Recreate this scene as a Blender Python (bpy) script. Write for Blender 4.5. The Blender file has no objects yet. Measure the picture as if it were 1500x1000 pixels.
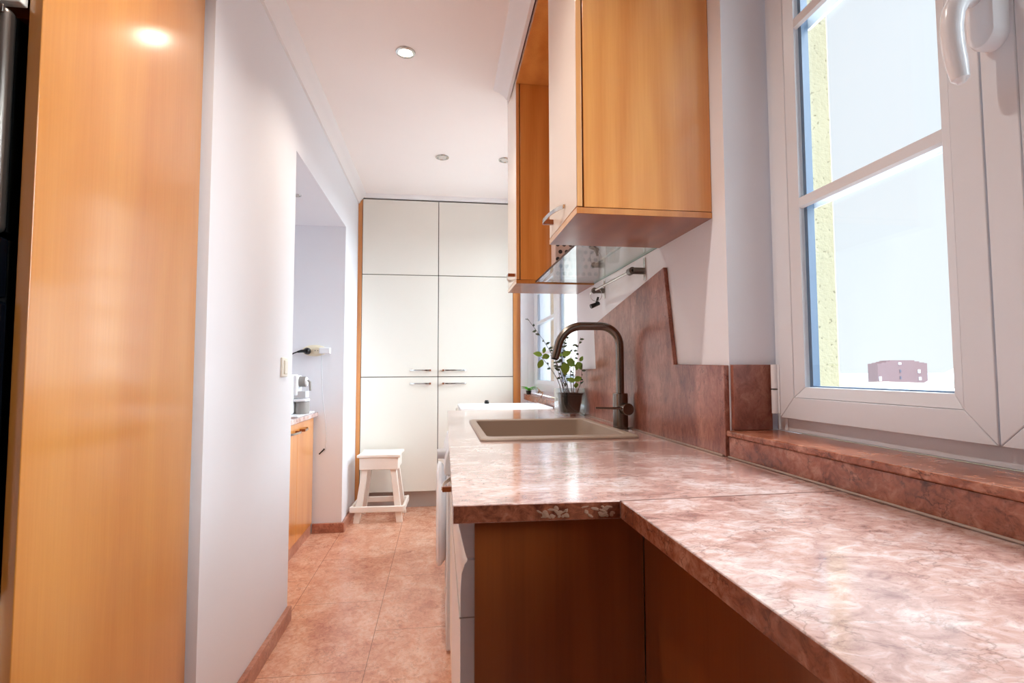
import bpy, bmesh, math, random
from mathutils import Vector, Matrix
random.seed(7)
C = bpy.context.scene
col = C.collection
PI = math.pi

# ------------------------------------------------------------------ materials
def lin(c):
    return tuple(((v/255)/12.92 if v/255 <= .04045 else ((v/255+.055)/1.055)**2.4) for v in c) + (1,)

def mat(name):
    m = bpy.data.materials.new(name); m.use_nodes = True
    n = m.node_tree.nodes; n.clear()
    out = n.new('ShaderNodeOutputMaterial'); b = n.new('ShaderNodeBsdfPrincipled')
    m.node_tree.links.new(b.outputs[0], out.inputs[0])
    return m, n, m.node_tree.links, b

def plain(name, rgb, rough=.5, metal=0, var=.03, bump=0, bscale=60, coat=0, spec=.5):
    m, n, l, b = mat(name)
    tc = n.new('ShaderNodeTexCoord'); no = n.new('ShaderNodeTexNoise'); no.inputs['Scale'].default_value = 6; no.inputs['Detail'].default_value = 4
    l.new(tc.outputs['Object'], no.inputs['Vector'])
    r = n.new('ShaderNodeValToRGB'); c = lin(rgb)
    r.color_ramp.elements[0].color = tuple(v*(1-var) for v in c[:3]) + (1,)
    r.color_ramp.elements[1].color = tuple(min(1, v*(1+var)) for v in c[:3]) + (1,)
    l.new(no.outputs[0], r.inputs[0]); l.new(r.outputs[0], b.inputs['Base Color'])
    b.inputs['Roughness'].default_value = rough; b.inputs['Metallic'].default_value = metal
    b.inputs['Coat Weight'].default_value = coat; b.inputs['Coat Roughness'].default_value = .1
    b.inputs['Specular IOR Level'].default_value = spec
    if bump:
        n2 = n.new('ShaderNodeTexNoise'); n2.inputs['Scale'].default_value = bscale; n2.inputs['Detail'].default_value = 5
        l.new(tc.outputs['Object'], n2.inputs['Vector'])
        bp = n.new('ShaderNodeBump'); bp.inputs['Strength'].default_value = bump; bp.inputs['Distance'].default_value = .004
        l.new(n2.outputs[0], bp.inputs['Height']); l.new(bp.outputs[0], b.inputs['Normal'])
    return m

def wood(name, lo, hi, rough=.3, seed=0, axis='z'):
    m, n, l, b = mat(name)
    tc = n.new('ShaderNodeTexCoord')
    def mapped(sc):
        mp = n.new('ShaderNodeMapping'); s = (sc[0], sc[0], sc[1]) if axis == 'z' else (sc[0], sc[1], sc[0])
        mp.inputs['Scale'].default_value = s; mp.inputs['Location'].default_value = (seed, seed*.7, seed*.3)
        l.new(tc.outputs['Object'], mp.inputs[0]); return mp.outputs[0]
    a = n.new('ShaderNodeTexNoise'); a.inputs['Scale'].default_value = 1; a.inputs['Detail'].default_value = 5; a.inputs['Distortion'].default_value = .6
    l.new(mapped((7, .8)), a.inputs['Vector'])
    w = n.new('ShaderNodeTexWave'); w.wave_type = 'RINGS'; w.rings_direction = 'Y'; w.inputs['Scale'].default_value = .55
    w.inputs['Distortion'].default_value = 5; w.inputs['Detail'].default_value = 2; w.inputs['Detail Scale'].default_value = .8
    l.new(mapped((9, .7)), w.inputs['Vector'])
    f = n.new('ShaderNodeTexNoise'); f.inputs['Scale'].default_value = 1; f.inputs['Detail'].default_value = 3
    l.new(mapped((170, 5)), f.inputs['Vector'])
    s1 = n.new('ShaderNodeMath'); s1.operation = 'MULTIPLY_ADD'; s1.inputs[1].default_value = .22
    l.new(w.outputs['Fac'], s1.inputs[0]); l.new(a.outputs[0], s1.inputs[2])
    s2 = n.new('ShaderNodeMath'); s2.operation = 'MULTIPLY_ADD'; s2.inputs[1].default_value = .35
    l.new(f.outputs[0], s2.inputs[0]); l.new(s1.outputs[0], s2.inputs[2])
    r = n.new('ShaderNodeValToRGB'); r.color_ramp.elements[0].position = .45; r.color_ramp.elements[1].position = 1.1 if False else 1.0
    r.color_ramp.elements[0].color = lin(lo); r.color_ramp.elements[1].color = lin(hi)
    l.new(s2.outputs[0], r.inputs[0]); l.new(r.outputs[0], b.inputs['Base Color'])
    b.inputs['Roughness'].default_value = rough
    b.inputs['Coat Weight'].default_value = 1.; b.inputs['Coat Roughness'].default_value = .14; b.inputs['Coat IOR'].default_value = 1.6
    bp = n.new('ShaderNodeBump'); bp.inputs['Strength'].default_value = .05; bp.inputs['Distance'].default_value = .002
    l.new(f.outputs[0], bp.inputs['Height']); l.new(bp.outputs[0], b.inputs['Normal'])
    return m

def marble(name, dark, mid, light, rough=.2, scale=1., stretch=(1, 1, 1), vein=.6, webscale=11, tiles=False, bump=.05, coat=.12):
    m, n, l, b = mat(name)
    tc = n.new('ShaderNodeTexCoord'); mp = n.new('ShaderNodeMapping')
    mp.inputs['Scale'].default_value = tuple(scale*s for s in stretch)
    l.new(tc.outputs['Object'], mp.inputs[0])
    def noise(sc, det, dist, rg=.55):
        x = n.new('ShaderNodeTexNoise'); x.inputs['Scale'].default_value = sc; x.inputs['Detail'].default_value = det
        x.inputs['Distortion'].default_value = dist; x.inputs['Roughness'].default_value = rg
        l.new(mp.outputs[0], x.inputs['Vector']); return x
    big = noise(3.2, 4, .5); med = noise(17, 8, 1.2, .62); warp = noise(9, 5, .4)
    # combined tone
    a = n.new('ShaderNodeMath'); a.operation = 'MULTIPLY_ADD'; a.inputs[1].default_value = .6
    l.new(big.outputs[0], a.inputs[0])
    h = n.new('ShaderNodeMath'); h.operation = 'MULTIPLY'; h.inputs[1].default_value = .55
    l.new(med.outputs[0], h.inputs[0]); l.new(h.outputs[0], a.inputs[2])
    r = n.new('ShaderNodeValToRGB'); e = r.color_ramp.elements
    e[0].position = .40; e[0].color = lin(dark); e[1].position = .73; e[1].color = lin(light)
    k = e.new(.55); k.color = lin(mid)
    l.new(a.outputs[0], r.inputs[0])
    # veins : warped voronoi cell borders, kept only in patches
    va = n.new('ShaderNodeVectorMath'); va.operation = 'MULTIPLY_ADD'; va.inputs[1].default_value = (.28, .28, .28)
    l.new(warp.outputs['Color'], va.inputs[0]); l.new(mp.outputs[0], va.inputs[2])
    vo = n.new('ShaderNodeTexVoronoi'); vo.feature = 'DISTANCE_TO_EDGE'; vo.inputs['Scale'].default_value = 11
    l.new(va.outputs[0], vo.inputs['Vector'])
    vr = n.new('ShaderNodeValToRGB'); vr.color_ramp.elements[0].position = 0; vr.color_ramp.elements[0].color = (1, 1, 1, 1)
    vr.color_ramp.elements[1].position = .055; vr.color_ramp.elements[1].color = (0, 0, 0, 1)
    l.new(vo.outputs['Distance'], vr.inputs[0])
    pm = noise(5.5, 3, .8); pr = n.new('ShaderNodeValToRGB'); pr.color_ramp.elements[0].position = .45; pr.color_ramp.elements[1].position = .62
    l.new(pm.outputs[0], pr.inputs[0])
    vm = n.new('ShaderNodeMath'); vm.operation = 'MULTIPLY'; l.new(vr.outputs[0], vm.inputs[0]); l.new(pr.outputs[0], vm.inputs[1])
    vk = n.new('ShaderNodeMath'); vk.operation = 'MULTIPLY'; vk.inputs[1].default_value = vein; l.new(vm.outputs[0], vk.inputs[0])
    mx = n.new('ShaderNodeMix'); mx.data_type = 'RGBA'
    l.new(vk.outputs[0], mx.inputs[0]); l.new(r.outputs[0], mx.inputs[6]); mx.inputs[7].default_value = tuple(v*.42 for v in lin(dark)[:3]) + (1,)
    outc = mx.outputs[2]; hgt = med.outputs[0]
    # small dark speckled streaks
    sp = noise(42, 6, 2.2, .7); sr = n.new('ShaderNodeValToRGB'); sr.color_ramp.elements[0].position = .30; sr.color_ramp.elements[0].color = (.55, .5, .5, 1)
    sr.color_ramp.elements[1].position = .47; sr.color_ramp.elements[1].color = (1, 1, 1, 1)
    l.new(sp.outputs[0], sr.inputs[0])
    m2 = n.new('ShaderNodeMix'); m2.data_type = 'RGBA'; m2.blend_type = 'MULTIPLY'; m2.inputs[0].default_value = .8
    l.new(outc, m2.inputs[6]); l.new(sr.outputs[0], m2.inputs[7]); outc = m2.outputs[2]
    if tiles:
        rot = n.new('ShaderNodeMapping'); rot.inputs['Rotation'].default_value = (0, 0, PI/2); rot.inputs['Location'].default_value = (1.19, -.0406, 0)
        l.new(tc.outputs['Object'], rot.inputs[0])
        br = n.new('ShaderNodeTexBrick'); br.offset = .5; br.inputs['Scale'].default_value = 1
        br.inputs['Brick Width'].default_value = .62; br.inputs['Row Height'].default_value = .411
        br.inputs['Mortar Size'].default_value = .0014; br.inputs['Mortar Smooth'].default_value = .2
        l.new(rot.outputs[0], br.inputs['Vector'])
        mt = n.new('ShaderNodeMix'); mt.data_type = 'RGBA'; l.new(br.outputs['Fac'], mt.inputs[0]); l.new(outc, mt.inputs[6])
        mt.inputs[7].default_value = lin((128, 82, 62)); outc = mt.outputs[2]
    l.new(outc, b.inputs['Base Color'])
    b.inputs['Roughness'].default_value = rough; b.inputs['Coat Weight'].default_value = coat; b.inputs['Coat Roughness'].default_value = .10; b.inputs['Coat IOR'].default_value = 1.5
    bp = n.new('ShaderNodeBump'); bp.inputs['Strength'].default_value = bump; bp.inputs['Distance'].default_value = .003
    l.new(hgt, bp.inputs['Height']); l.new(bp.outputs[0], b.inputs['Normal'])
    return m

def glass(name, tint=(1, 1, 1), ior=1.45, rough=0.0, gain=1.):
    m = bpy.data.materials.new(name); m.use_nodes = True; n = m.node_tree.nodes; n.clear(); l = m.node_tree.links
    out = n.new('ShaderNodeOutputMaterial'); t = n.new('ShaderNodeBsdfTransparent'); g = n.new('ShaderNodeBsdfGlossy')
    t.inputs[0].default_value = tint + (1,); g.inputs['Roughness'].default_value = rough
    # Schlick reflectance of a thin sheet, the same from both sides
    geo = n.new('ShaderNodeNewGeometry'); dt = n.new('ShaderNodeVectorMath'); dt.operation = 'DOT_PRODUCT'
    l.new(geo.outputs['Normal'], dt.inputs[0]); l.new(geo.outputs['Incoming'], dt.inputs[1])
    def mth(op, a, b_):
        q = n.new('ShaderNodeMath'); q.operation = op
        for i, v in enumerate((a, b_)):
            if v is None: continue
            if isinstance(v, (int, float)): q.inputs[i].default_value = v
            else: l.new(v, q.inputs[i])
        return q.outputs[0]
    c_ = mth('ABSOLUTE', dt.outputs['Value'], None); p5 = mth('POWER', mth('SUBTRACT', 1, c_), 5)
    f0 = ((ior-1)/(ior+1))**2*gain
    k = n.new('ShaderNodeMath'); k.operation = 'MULTIPLY_ADD'; k.use_clamp = True; k.inputs[1].default_value = 1-f0; k.inputs[2].default_value = f0
    mx = n.new('ShaderNodeMixShader'); l.new(p5, k.inputs[0]); l.new(k.outputs[0], mx.inputs[0])
    l.new(t.outputs[0], mx.inputs[1]); l.new(g.outputs[0], mx.inputs[2]); l.new(mx.outputs[0], out.inputs[0])
    return m

def emis(name, rgb, s):
    m, n, l, b = mat(name); b.inputs['Base Color'].default_value = lin(rgb)
    b.inputs['Emission Color'].default_value = lin(rgb); b.inputs['Emission Strength'].default_value = s
    return m

def stucco():
    m, n, l, b = mat('yellow_stucco')
    tc = n.new('ShaderNodeTexCoord'); a = n.new('ShaderNodeTexNoise'); a.inputs['Scale'].default_value = 7; a.inputs['Detail'].default_value = 6
    s = n.new('ShaderNodeTexNoise'); s.inputs['Scale'].default_value = 110; s.inputs['Detail'].default_value = 3
    l.new(tc.outputs['Object'], a.inputs['Vector']); l.new(tc.outputs['Object'], s.inputs['Vector'])
    r = n.new('ShaderNodeValToRGB'); r.color_ramp.elements[0].color = lin((146, 138, 112)); r.color_ramp.elements[1].color = lin((158, 150, 124))
    l.new(a.outputs[0], r.inputs[0])
    q = n.new('ShaderNodeValToRGB'); q.color_ramp.elements[0].position = .30; q.color_ramp.elements[0].color = (.3, .27, .2, 1)
    q.color_ramp.elements[1].position = .36; q.color_ramp.elements[1].color = (1, 1, 1, 1)
    l.new(s.outputs[0], q.inputs[0])
    x = n.new('ShaderNodeMix'); x.data_type = 'RGBA'; x.blend_type = 'MULTIPLY'; x.inputs[0].default_value = .8
    l.new(r.outputs[0], x.inputs[6]); l.new(q.outputs[0], x.inputs[7]); l.new(x.outputs[2], b.inputs['Base Color'])
    b.inputs['Roughness'].default_value = .9
    bp = n.new('ShaderNodeBump'); bp.inputs['Strength'].default_value = .5; bp.inputs['Distance'].default_value = .004
    l.new(s.outputs[0], bp.inputs['Height']); l.new(bp.outputs[0], b.inputs['Normal'])
    return m

M = {}
M['wall'] = plain('white_plaster', (233, 234, 239), .55, bump=.06, bscale=25, var=.012)
M['ceil'] = plain('ceiling_paint', (250, 242, 238), .7, var=.01)
M['niche'] = M['wall']
M['cornice'] = plain('cornice_paint', (240, 236, 236), .5, var=.01)
M['wood'] = wood('beech_veneer', (208, 126, 50), (232, 160, 82), .3)
M['wood_shade'] = wood('beech_veneer_shade', (118, 52, 14), (146, 74, 26), .33, 3.1)  # beech copy with the shade under the worktop put into its colour
M['woodtower'] = wood('beech_veneer_tower', (190, 116, 40), (208, 140, 62), .32, 2.2)
M['woodlow'] = wood('beech_veneer_under_shade', (122, 56, 18), (150, 80, 32), .3, 3.1); M['woodlow'].node_tree.nodes['Principled BSDF'].inputs['Coat Weight'].default_value = .3  # underside copy of the beech, darkened to carry its shade
M['woodpale'] = wood('beech_veneer_pale', (222, 152, 84), (240, 184, 122), .35, 5.3)
M['edge'] = wood('beech_edge', (186, 110, 44), (214, 140, 66), .4, 1.7)
M['peg'] = plain('cherry_peg', (138, 72, 28), .35)
M['cream'] = plain('cream_laminate', (236, 232, 222), .25, var=.012, spec=.5)
M['creamgloss'] = plain('cream_door_face', (236, 222, 208), .16, var=.012)
M['gapdark'] = plain('shadow_gap_strip', (70, 48, 32), .6)
M['plinth'] = plain('plinth_grey', (196, 186, 180), .5)
M['counter'] = marble('rosa_marble_counter', (146, 102, 94), (198, 158, 146), (234, 216, 210), .2, 1.5, (1, 1.5, 1), .5, bump=.03, coat=.8)
M['splash'] = marble('rosa_marble_splash_shade', (104, 52, 38), (146, 86, 68), (180, 124, 104), .34, 1.9, (1, 1.7, .75), .7)  # same stone as the counter, with the upright face's shade in the palette
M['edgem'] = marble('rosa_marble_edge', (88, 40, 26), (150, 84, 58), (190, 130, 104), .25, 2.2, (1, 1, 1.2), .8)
M['floor'] = marble('rosa_marble_floor', (184, 116, 92), (216, 156, 126), (236, 192, 166), .27, 1.6, (1.2, 1, 1), .45, tiles=True, bump=.04)
M['base'] = marble('rosa_marble_skirting', (140, 84, 66), (180, 118, 94), (204, 150, 126), .3, 1.6, (1, 1, 1), .6)
M['steel'] = plain('brushed_steel', (168, 164, 160), .26, 1, .04)
M['nickel'] = plain('satin_nickel', (205, 202, 198), .2, 1, .03)
M['gun'] = plain('brushed_bronze_steel', (126, 118, 111), .26, 1, .05)
M['rail'] = plain('dark_steel', (120, 112, 104), .32, 1, .05)
M['sink'] = plain('taupe_granite', (168, 150, 134), .42, 0, .05, .05, 300)
M['white'] = plain('white_enamel', (236, 238, 242), .22, var=.01)
M['white2'] = plain('white_plastic', (232, 234, 238), .35, var=.01)
M['upvc'] = plain('white_window_profile', (222, 226, 232), .3, var=.01)
M['gasket'] = plain('blue_grey_gasket', (92, 112, 136), .4)
M['black'] = plain('black_plastic', (14, 14, 15), .35)
M['blackgl'] = plain('black_oven_glass', (5, 7, 12), .06)
M['silver'] = plain('microwave_silver', (104, 96, 90), .3, .85, .03)
M['grey'] = plain('grey_plastic', (150, 146, 142), .4)
M['ltgrey'] = plain('light_grey_plastic', (196, 198, 202), .35)
M['stool'] = plain('whitewashed_wood', (240, 230, 220), .6, var=.05, bump=.25, bscale=40)
M['ivory'] = plain('ivory_socket', (238, 230, 204), .35)
M['pot'] = plain('dark_plant_pot', (22, 28, 22), .45)
M['soil'] = plain('potting_soil', (52, 40, 34), .9, bump=.5)
M['stem'] = plain('plant_stem', (84, 66, 56), .6)
M['leaf'] = plain('leaf_green', (134, 172, 66), .5, var=.15)
M['leaf2'] = plain('leaf_bright', (96, 178, 40), .5, var=.12)
M['leafd'] = plain('leaf_dark', (70, 84, 62), .5, var=.15)
M['dry'] = plain('dry_twig', (130, 92, 56), .7)
M['grout'] = plain('silicone_grout', (170, 150, 138), .6)
M['vase'] = glass('clear_vase_glass', (.90, .93, .935), 1.5, .02, 3.)
M['pane'] = glass('window_pane_glass', (.99, 1., 1.), 1.3)
M['shelf'] = glass('shelf_glass', (.86, .90, .89), 1.6, .02, 3.)
M['teal'] = plain('glass_edge_teal', (110, 158, 150), .15)
M['perf'] = plain('pink_grey_rack', (206, 186, 178), .4)
M['hole'] = plain('rack_hole', (48, 42, 44), .7)
M['lampon'] = emis('lamp_lit_lens', (255, 244, 224), 12)
M['lens'] = plain('lamp_lens', (214, 208, 200), .2)
M['stucco'] = stucco()
M['brick'] = plain('far_brick', (132, 104, 106), .9, var=.06)
M['brickw'] = plain('far_window', (225, 228, 236), .6)
M['brickd'] = plain('far_window_dark', (86, 84, 104), .6)
M['roof'] = plain('far_roof', (188, 172, 156), .9, var=.05)
M['parapet'] = plain('far_parapet', (244, 244, 244), .8)
M['sea'] = plain('hazy_sea', (122, 130, 136), .9, var=.02, spec=0)
M['swit'] = plain('switch_ivory', (238, 236, 224), .35)

# ------------------------------------------------------------------ mesh builder
class MB:
    def __init__(s): s.bm = bmesh.new()
    def box(s, x0, x1, y0, y1, z0, z1):
        v = [s.bm.verts.new((x, y, z)) for z in (z0, z1) for y in (y0, y1) for x in (x0, x1)]
        for f in ((0, 2, 3, 1), (4, 5, 7, 6), (0, 1, 5, 4), (2, 6, 7, 3), (0, 4, 6, 2), (1, 3, 7, 5)):
            s.bm.faces.new([v[i] for i in f])
        return s
    def prism(s, pts, vec):
        a = [s.bm.verts.new(p) for p in pts]; vec = Vector(vec); b = [s.bm.verts.new(Vector(p)+vec) for p in pts]
        n = len(pts); s.bm.faces.new(a); s.bm.faces.new(b[::-1])
        for i in range(n): s.bm.faces.new([a[i], b[i], b[(i+1) % n], a[(i+1) % n]][::-1])
        return s
    def loft(s, rings, cap=True, close=True):
        R = [[s.bm.verts.new(p) for p in r] for r in rings]; n = len(R[0])
        for a, b in zip(R, R[1:]):
            for i in range(n if close else n-1):
                s.bm.faces.new([a[i], a[(i+1) % n], b[(i+1) % n], b[i]])
        if cap: s.bm.faces.new(R[0][::-1]); s.bm.faces.new(R[-1])
        return s
    def tube(s, pts, r, seg=12, cap=True, flat=1., up=None):
        P = [Vector(p) for p in pts]; n = len(P); rr = r if isinstance(r, (list, tuple)) else [r]*n
        T = []
        for i in range(n):
            t = (P[min(i+1, n-1)]-P[max(i-1, 0)])
            T.append(t.normalized())
        u = Vector(up) if up else (Vector((0, 0, 1)) if abs(T[0].z) < .9 else Vector((1, 0, 0)))
        rings = []
        for i in range(n):
            a = (u-T[i]*u.dot(T[i])).normalized(); b = T[i].cross(a); u = a
            rings.append([P[i]+a*math.cos(2*PI*k/seg)*rr[i]*flat+b*math.sin(2*PI*k/seg)*rr[i] for k in range(seg)])
        return s.loft(rings, cap)
    def cyl(s, p0, p1, r0, r1=None, seg=24): return s.tube([p0, p1], [r0, r0 if r1 is None else r1], seg)
    def lathe(s, prof, c, seg=32):
        rings = [[(c[0]+r*math.cos(2*PI*k/seg), c[1]+r*math.sin(2*PI*k/seg), c[2]+z) for k in range(seg)] for r, z in prof]
        return s.loft(rings, True)
    def leaf(s, base, dirv, L, W, droop=.2, nrm=(0, 0, 1)):
        d = Vector(dirv).normalized(); side = d.cross(Vector(nrm));
        if side.length < .1: side = d.cross(Vector((1, 0, 0)))
        side.normalize(); up = side.cross(d); b = Vector(base); R = []
        for t, w in ((0, .12), (.2, .75), (.45, 1), (.7, .8), (.9, .35), (1, .03)):
            c = b+d*L*t-up*droop*L*t*t
            R.append([c-side*W*w*.5+up*W*.12*w, c, c+side*W*w*.5+up*W*.12*w, c-up*.0012])
        return s.loft(R, True)
    def build(s, name, m, parent=None, bevel=0, seg=2, local=False, ang=35, twosided=False):
        bm = s.bm; bmesh.ops.recalc_face_normals(bm, faces=bm.faces)
        for f in bm.faces: f.smooth = True
        for e in bm.edges:
            if len(e.link_faces) == 2 and e.calc_face_angle(0) > math.radians(ang): e.smooth = False
        me = bpy.data.meshes.new(name)
        if parent is None:
            xs = [v.co.x for v in bm.verts]; ys = [v.co.y for v in bm.verts]; zs = [v.co.z for v in bm.verts]
            org = Vector(((min(xs)+max(xs))/2, (min(ys)+max(ys))/2, min(zs)))
        else: org = Vector((0, 0, 0)) if local else world(parent)
        if org.length: bmesh.ops.translate(bm, verts=bm.verts, vec=-org)
        bm.to_mesh(me); bm.free(); me.materials.append(M[m] if isinstance(m, str) else m)
        o = bpy.data.objects.new(name, me); col.objects.link(o)
        if parent is None: o.location = org
        else: o.parent = parent
        if bevel:
            b = o.modifiers.new('bevel', 'BEVEL'); b.width = bevel; b.segments = seg; b.limit_method = 'ANGLE'; b.angle_limit = math.radians(40); b.harden_normals = False
        return o
def world(o):
    v = Vector((0, 0, 0))
    while o: v += Vector(o.location); o = o.parent
    return v
def tag(o, label, cat, group=None):
    o['label'] = label; o['category'] = cat
    if group: o['group'] = group
    return o
def thing(name, label, cat, loc=(0, 0, 0), rz=0, group=None):
    o = bpy.data.objects.new(name, None); col.objects.link(o); o.location = loc; o.rotation_euler = (0, 0, rz); o.empty_display_size = .05
    return tag(o, label, cat, group)
def struct(o): o['kind'] = 'structure'; return o
def B(*a): return MB().box(*a)
def copy_tree(o, parent=None):
    c = o.copy(); col.objects.link(c)
    if parent: c.parent = parent
    for ch in [x for x in bpy.data.objects if x.parent == o]: copy_tree(ch, c)
    return c
def arc(c, r, a0, a1, n, ax1, ax2):
    c = Vector(c); u = Vector(ax1); v = Vector(ax2)
    return [tuple(c+u*math.cos(math.radians(a0+(a1-a0)*i/n))*r+v*math.sin(math.radians(a0+(a1-a0)*i/n))*r) for i in range(n+1)]

# ------------------------------------------------------------------ room shell
ZC = 2.60
struct(B(-1.7, 1.07, -2.2, 5.3, -.1, 0).build('floor', 'floor'))
struct(B(-1.7, 1.07, -2.2, 5.3, ZC, ZC+.1).build('ceiling', 'ceil'))
W1Y0, W1Y1, W1Z0, W1Z1 = .13, 1.29, .952, 2.42
W2Y0, W2Y1, W2Z0, W2Z1 = 2.83, 4.47, .885, 2.42
w = MB()
for x0, x1 in ((.742, .94),):
    w.box(x0, x1, -2.2, W1Y0, 0, ZC); w.box(x0, x1, W1Y0, W1Y1, 0, W1Z0); w.box(x0, x1, W1Y0, W1Y1, W1Z1, ZC)
    w.box(x0, x1, W1Y1, W2Y0, 0, ZC); w.box(x0, x1, W2Y0, W2Y1, 0, W2Z0); w.box(x0, x1, W2Y0, W2Y1, W2Z1, ZC); w.box(x0, x1, W2Y1, 5.3, 0, ZC)
struct(w.build('wall_right', 'wall'))
w = MB(); x0, x1 = .941, 1.067
w.box(x0, x1, -2.2, W1Y0, -1, 3); w.box(x0, x1, W1Y0, W1Y1+.01, -1, W1Z0+.04); w.box(x0, x1, W1Y0, W1Y1+.01, W1Z1, 3)
w.box(x0, x1, W1Y1+.01, W2Y0, -1, 3); w.box(x0, x1, W2Y0, W2Y1, -1, W2Z0); w.box(x0, x1, W2Y0, W2Y1, W2Z1, 3); w.box(x0, x1, W2Y1, 5.3, -1, 3)
struct(w.build('wall_exterior', 'stucco', bevel=.006))
struct(B(-1.7, .742, 5.12, 5.3, 0, ZC).build('wall_back', 'wall'))
# left wall pieces: pier beside the oven tower, lintel over the niche, far pier
XL = -.682
w = MB(); w.box(-1.6, XL, 1.665, 2.588, 0, ZC); w.box(-1.6, XL, 2.588, 3.93, 2.172, ZC); w.box(-1.6, XL, 3.93, 5.12, 0, ZC)
w.box(-1.7, -1.6, -2.2, 5.3, 0, ZC)
struct(w.build('wall_left', 'wall'))
# wall behind the camera
w = MB(); w.box(-1.7, 1.067, -2.3, -2.2, -.1, ZC+.1)
M['rear'] = plain('rear_wall_paint', (128, 112, 98), .7); struct(w.build('wall_front', 'rear'))
# cornices
pr = [(XL, 2.525), (XL+.012, 2.525), (XL+.02, 2.545), (XL+.042, 2.572), (XL+.062, 2.585), (XL+.066, ZC), (XL, ZC)]
struct(MB().prism([(x, 1.665, z) for x, z in pr], (0, 2.83, 0)).build('trim_1', 'cornice', ang=50))
prb = [(4.497, 2.573), (4.47, 2.574), (4.455, 2.585), (4.45, ZC), (4.497, ZC)]
struct(MB().prism([(XL+.05, y, z) for y, z in prb], (.742-XL-.05, 0, 0)).build('trim_2', 'cornice', ang=50))
prr = [(.355, 2.545), (.34, 2.545), (.325, 2.565), (.30, 2.582), (.275, 2.59), (.27, ZC), (.355, ZC)]
struct(MB().prism([(x, -.6, z) for x, z in prr], (0, 3.30, 0)).build('trim_3', 'cornice', ang=50))
struct(B(.356, .742, -.6, 2.80, 2.572, ZC).build('trim_4', 'cornice'))
# skirting
struct(B(XL, XL+.02, 1.665, 2.588, 0, .064).build('baseboard_left', 'base', bevel=.002))
w = MB(); w.box(-.878, XL+.02, 3.91, 3.93, 0, .066); w.box(XL, XL+.02, 3.93, 4.52, 0, .066)
struct(w.build('baseboard_niche', 'base', bevel=.002))

# ------------------------------------------------------------------ windows
def upvc_window(n, xf, y0, y1, z0, z1, leaves, gx, muntins, bare=()):
    """frame front plane xf, leaves = list of (ya, yb) sash outer extents; everything is the fixed window of the room"""
    root = bpy.data.objects.new('window_%d' % n, None); col.objects.link(root); root.location = (xf, (y0+y1)/2, z0); struct(root)
    xb = xf+.072
    f = MB(); t = .045
    f.box(xf+.018, xb, y0, y0+t, z0, z1); f.box(xf+.018, xb, y1-t, y1, z0, z1); f.box(xf+.018, xb, y0+t, y1-t, z0, z0+t); f.box(xf+.018, xb, y0+t, y1-t, z1-t, z1)
    f.build('window_frame', 'upvc', root, bevel=.002)
    for li, (ya, yb) in enumerate(leaves):
        za, zb = z0+.035, z1-.03; a = .052; q = .078
        s = MB()
        def ring(i0, x_0, i1, x_1, xk):
            o = [(ya+i0, za+i0), (yb-i0, za+i0), (yb-i0, zb-i0), (ya+i0, zb-i0)]; p = [(ya+i1, za+i1), (yb-i1, za+i1), (yb-i1, zb-i1), (ya+i1, zb-i1)]
            for k in range(4):
                j = (k+1) % 4
                pts = [(x_0, *o[k]), (x_0, *o[j]), (x_1, *p[j]), (x_1, *p[k])]
                # shrink each member a hair so that the mitre shows as a fine line
                c = Vector((sum(v[0] for v in pts)/4, sum(v[1] for v in pts)/4, sum(v[2] for v in pts)/4))
                ax = 2 if k in (1, 3) else 1
                P = [list(v) for v in pts]
                for v in P: v[ax] += .0005 if v[ax] < c[ax] else -.0005
                bk = [(xk, v[1], v[2]) for v in P]
                s.loft([[tuple(v) for v in P], bk], True)
        ring(0, xf, a, xf, xf+.045)
        sash = s.build('sash', 'upvc', root, bevel=.0016)
        s = MB(); ring(a+.0008, xf+.001, q, xf+.012, xf+.03); s.build('glazing_bead', 'upvc', sash, bevel=.001)
        g = MB(); gy0, gy1, gz0, gz1 = ya+q-.003, yb-q+.003, za+q-.003, zb-q+.003; w_ = .014
        g.box(gx, gx+.018, gy0, gy0+w_, gz0, gz1); g.box(gx, gx+.018, gy1-w_, gy1, gz0, gz1); g.box(gx, gx+.018, gy0+w_, gy1-w_, gz0, gz0+.006); g.box(gx, gx+.018, gy0+w_, gy1-w_, gz1-.006, gz1)
        g.build('spacer', 'gasket', sash)
        B(gx-.004, gx-.001, gy0, gy1, gz0, gz1).build('pane', 'pane', sash)
        B(gx+.019, gx+.022, gy0, gy1, gz0, gz1).build('pane', 'pane', sash)
        for z in muntins:
            if gz0+.1 < z < gz1-.05 and li not in bare:
                b = MB()
                b.prism([(gx-.013, gy0, z-.011), (gx-.013, gy0, z+.011), (gx-.005, gy0, z+.015), (gx-.0045, gy0, z-.015)], (0, gy1-gy0, 0))
                b.prism([(gx+.035, gy0, z-.011), (gx+.035, gy0, z+.011), (gx+.023, gy0, z+.015), (gx+.023, gy0, z-.015)], (0, gy1-gy0, 0))
                b.build('glazing_bar', 'upvc', sash)
    return root
w1 = upvc_window(1, .85, W1Y0, 1.285, .968, 2.42, [(.185, .713), (.716, 1.243)], .875, [1.528, 1.978])
w2 = upvc_window(2, .79, W2Y0, W2Y1, .935, 2.42, [(2.86, 3.60), (3.603, 4.45)], .812, [1.265, 1.52, 1.775, 2.03], bare=(0,))
# hinge on the far side of window one
h = MB(); h.cyl((.846, 1.258, 1.012), (.846, 1.258, 1.072), .0085, seg=16); h.cyl((.846, 1.258, 1.075), (.846, 1.258, 1.136), .0085, seg=16)
h.box(.849, .868, 1.244, 1.268, 1.012, 1.136)
hg = h.build('hinge', 'white2', w1, bevel=.001)
B(.8385, .853, 1.2505, 1.2655, 1.0725, 1.0745).build('hinge_ring', 'black', hg)
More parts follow.
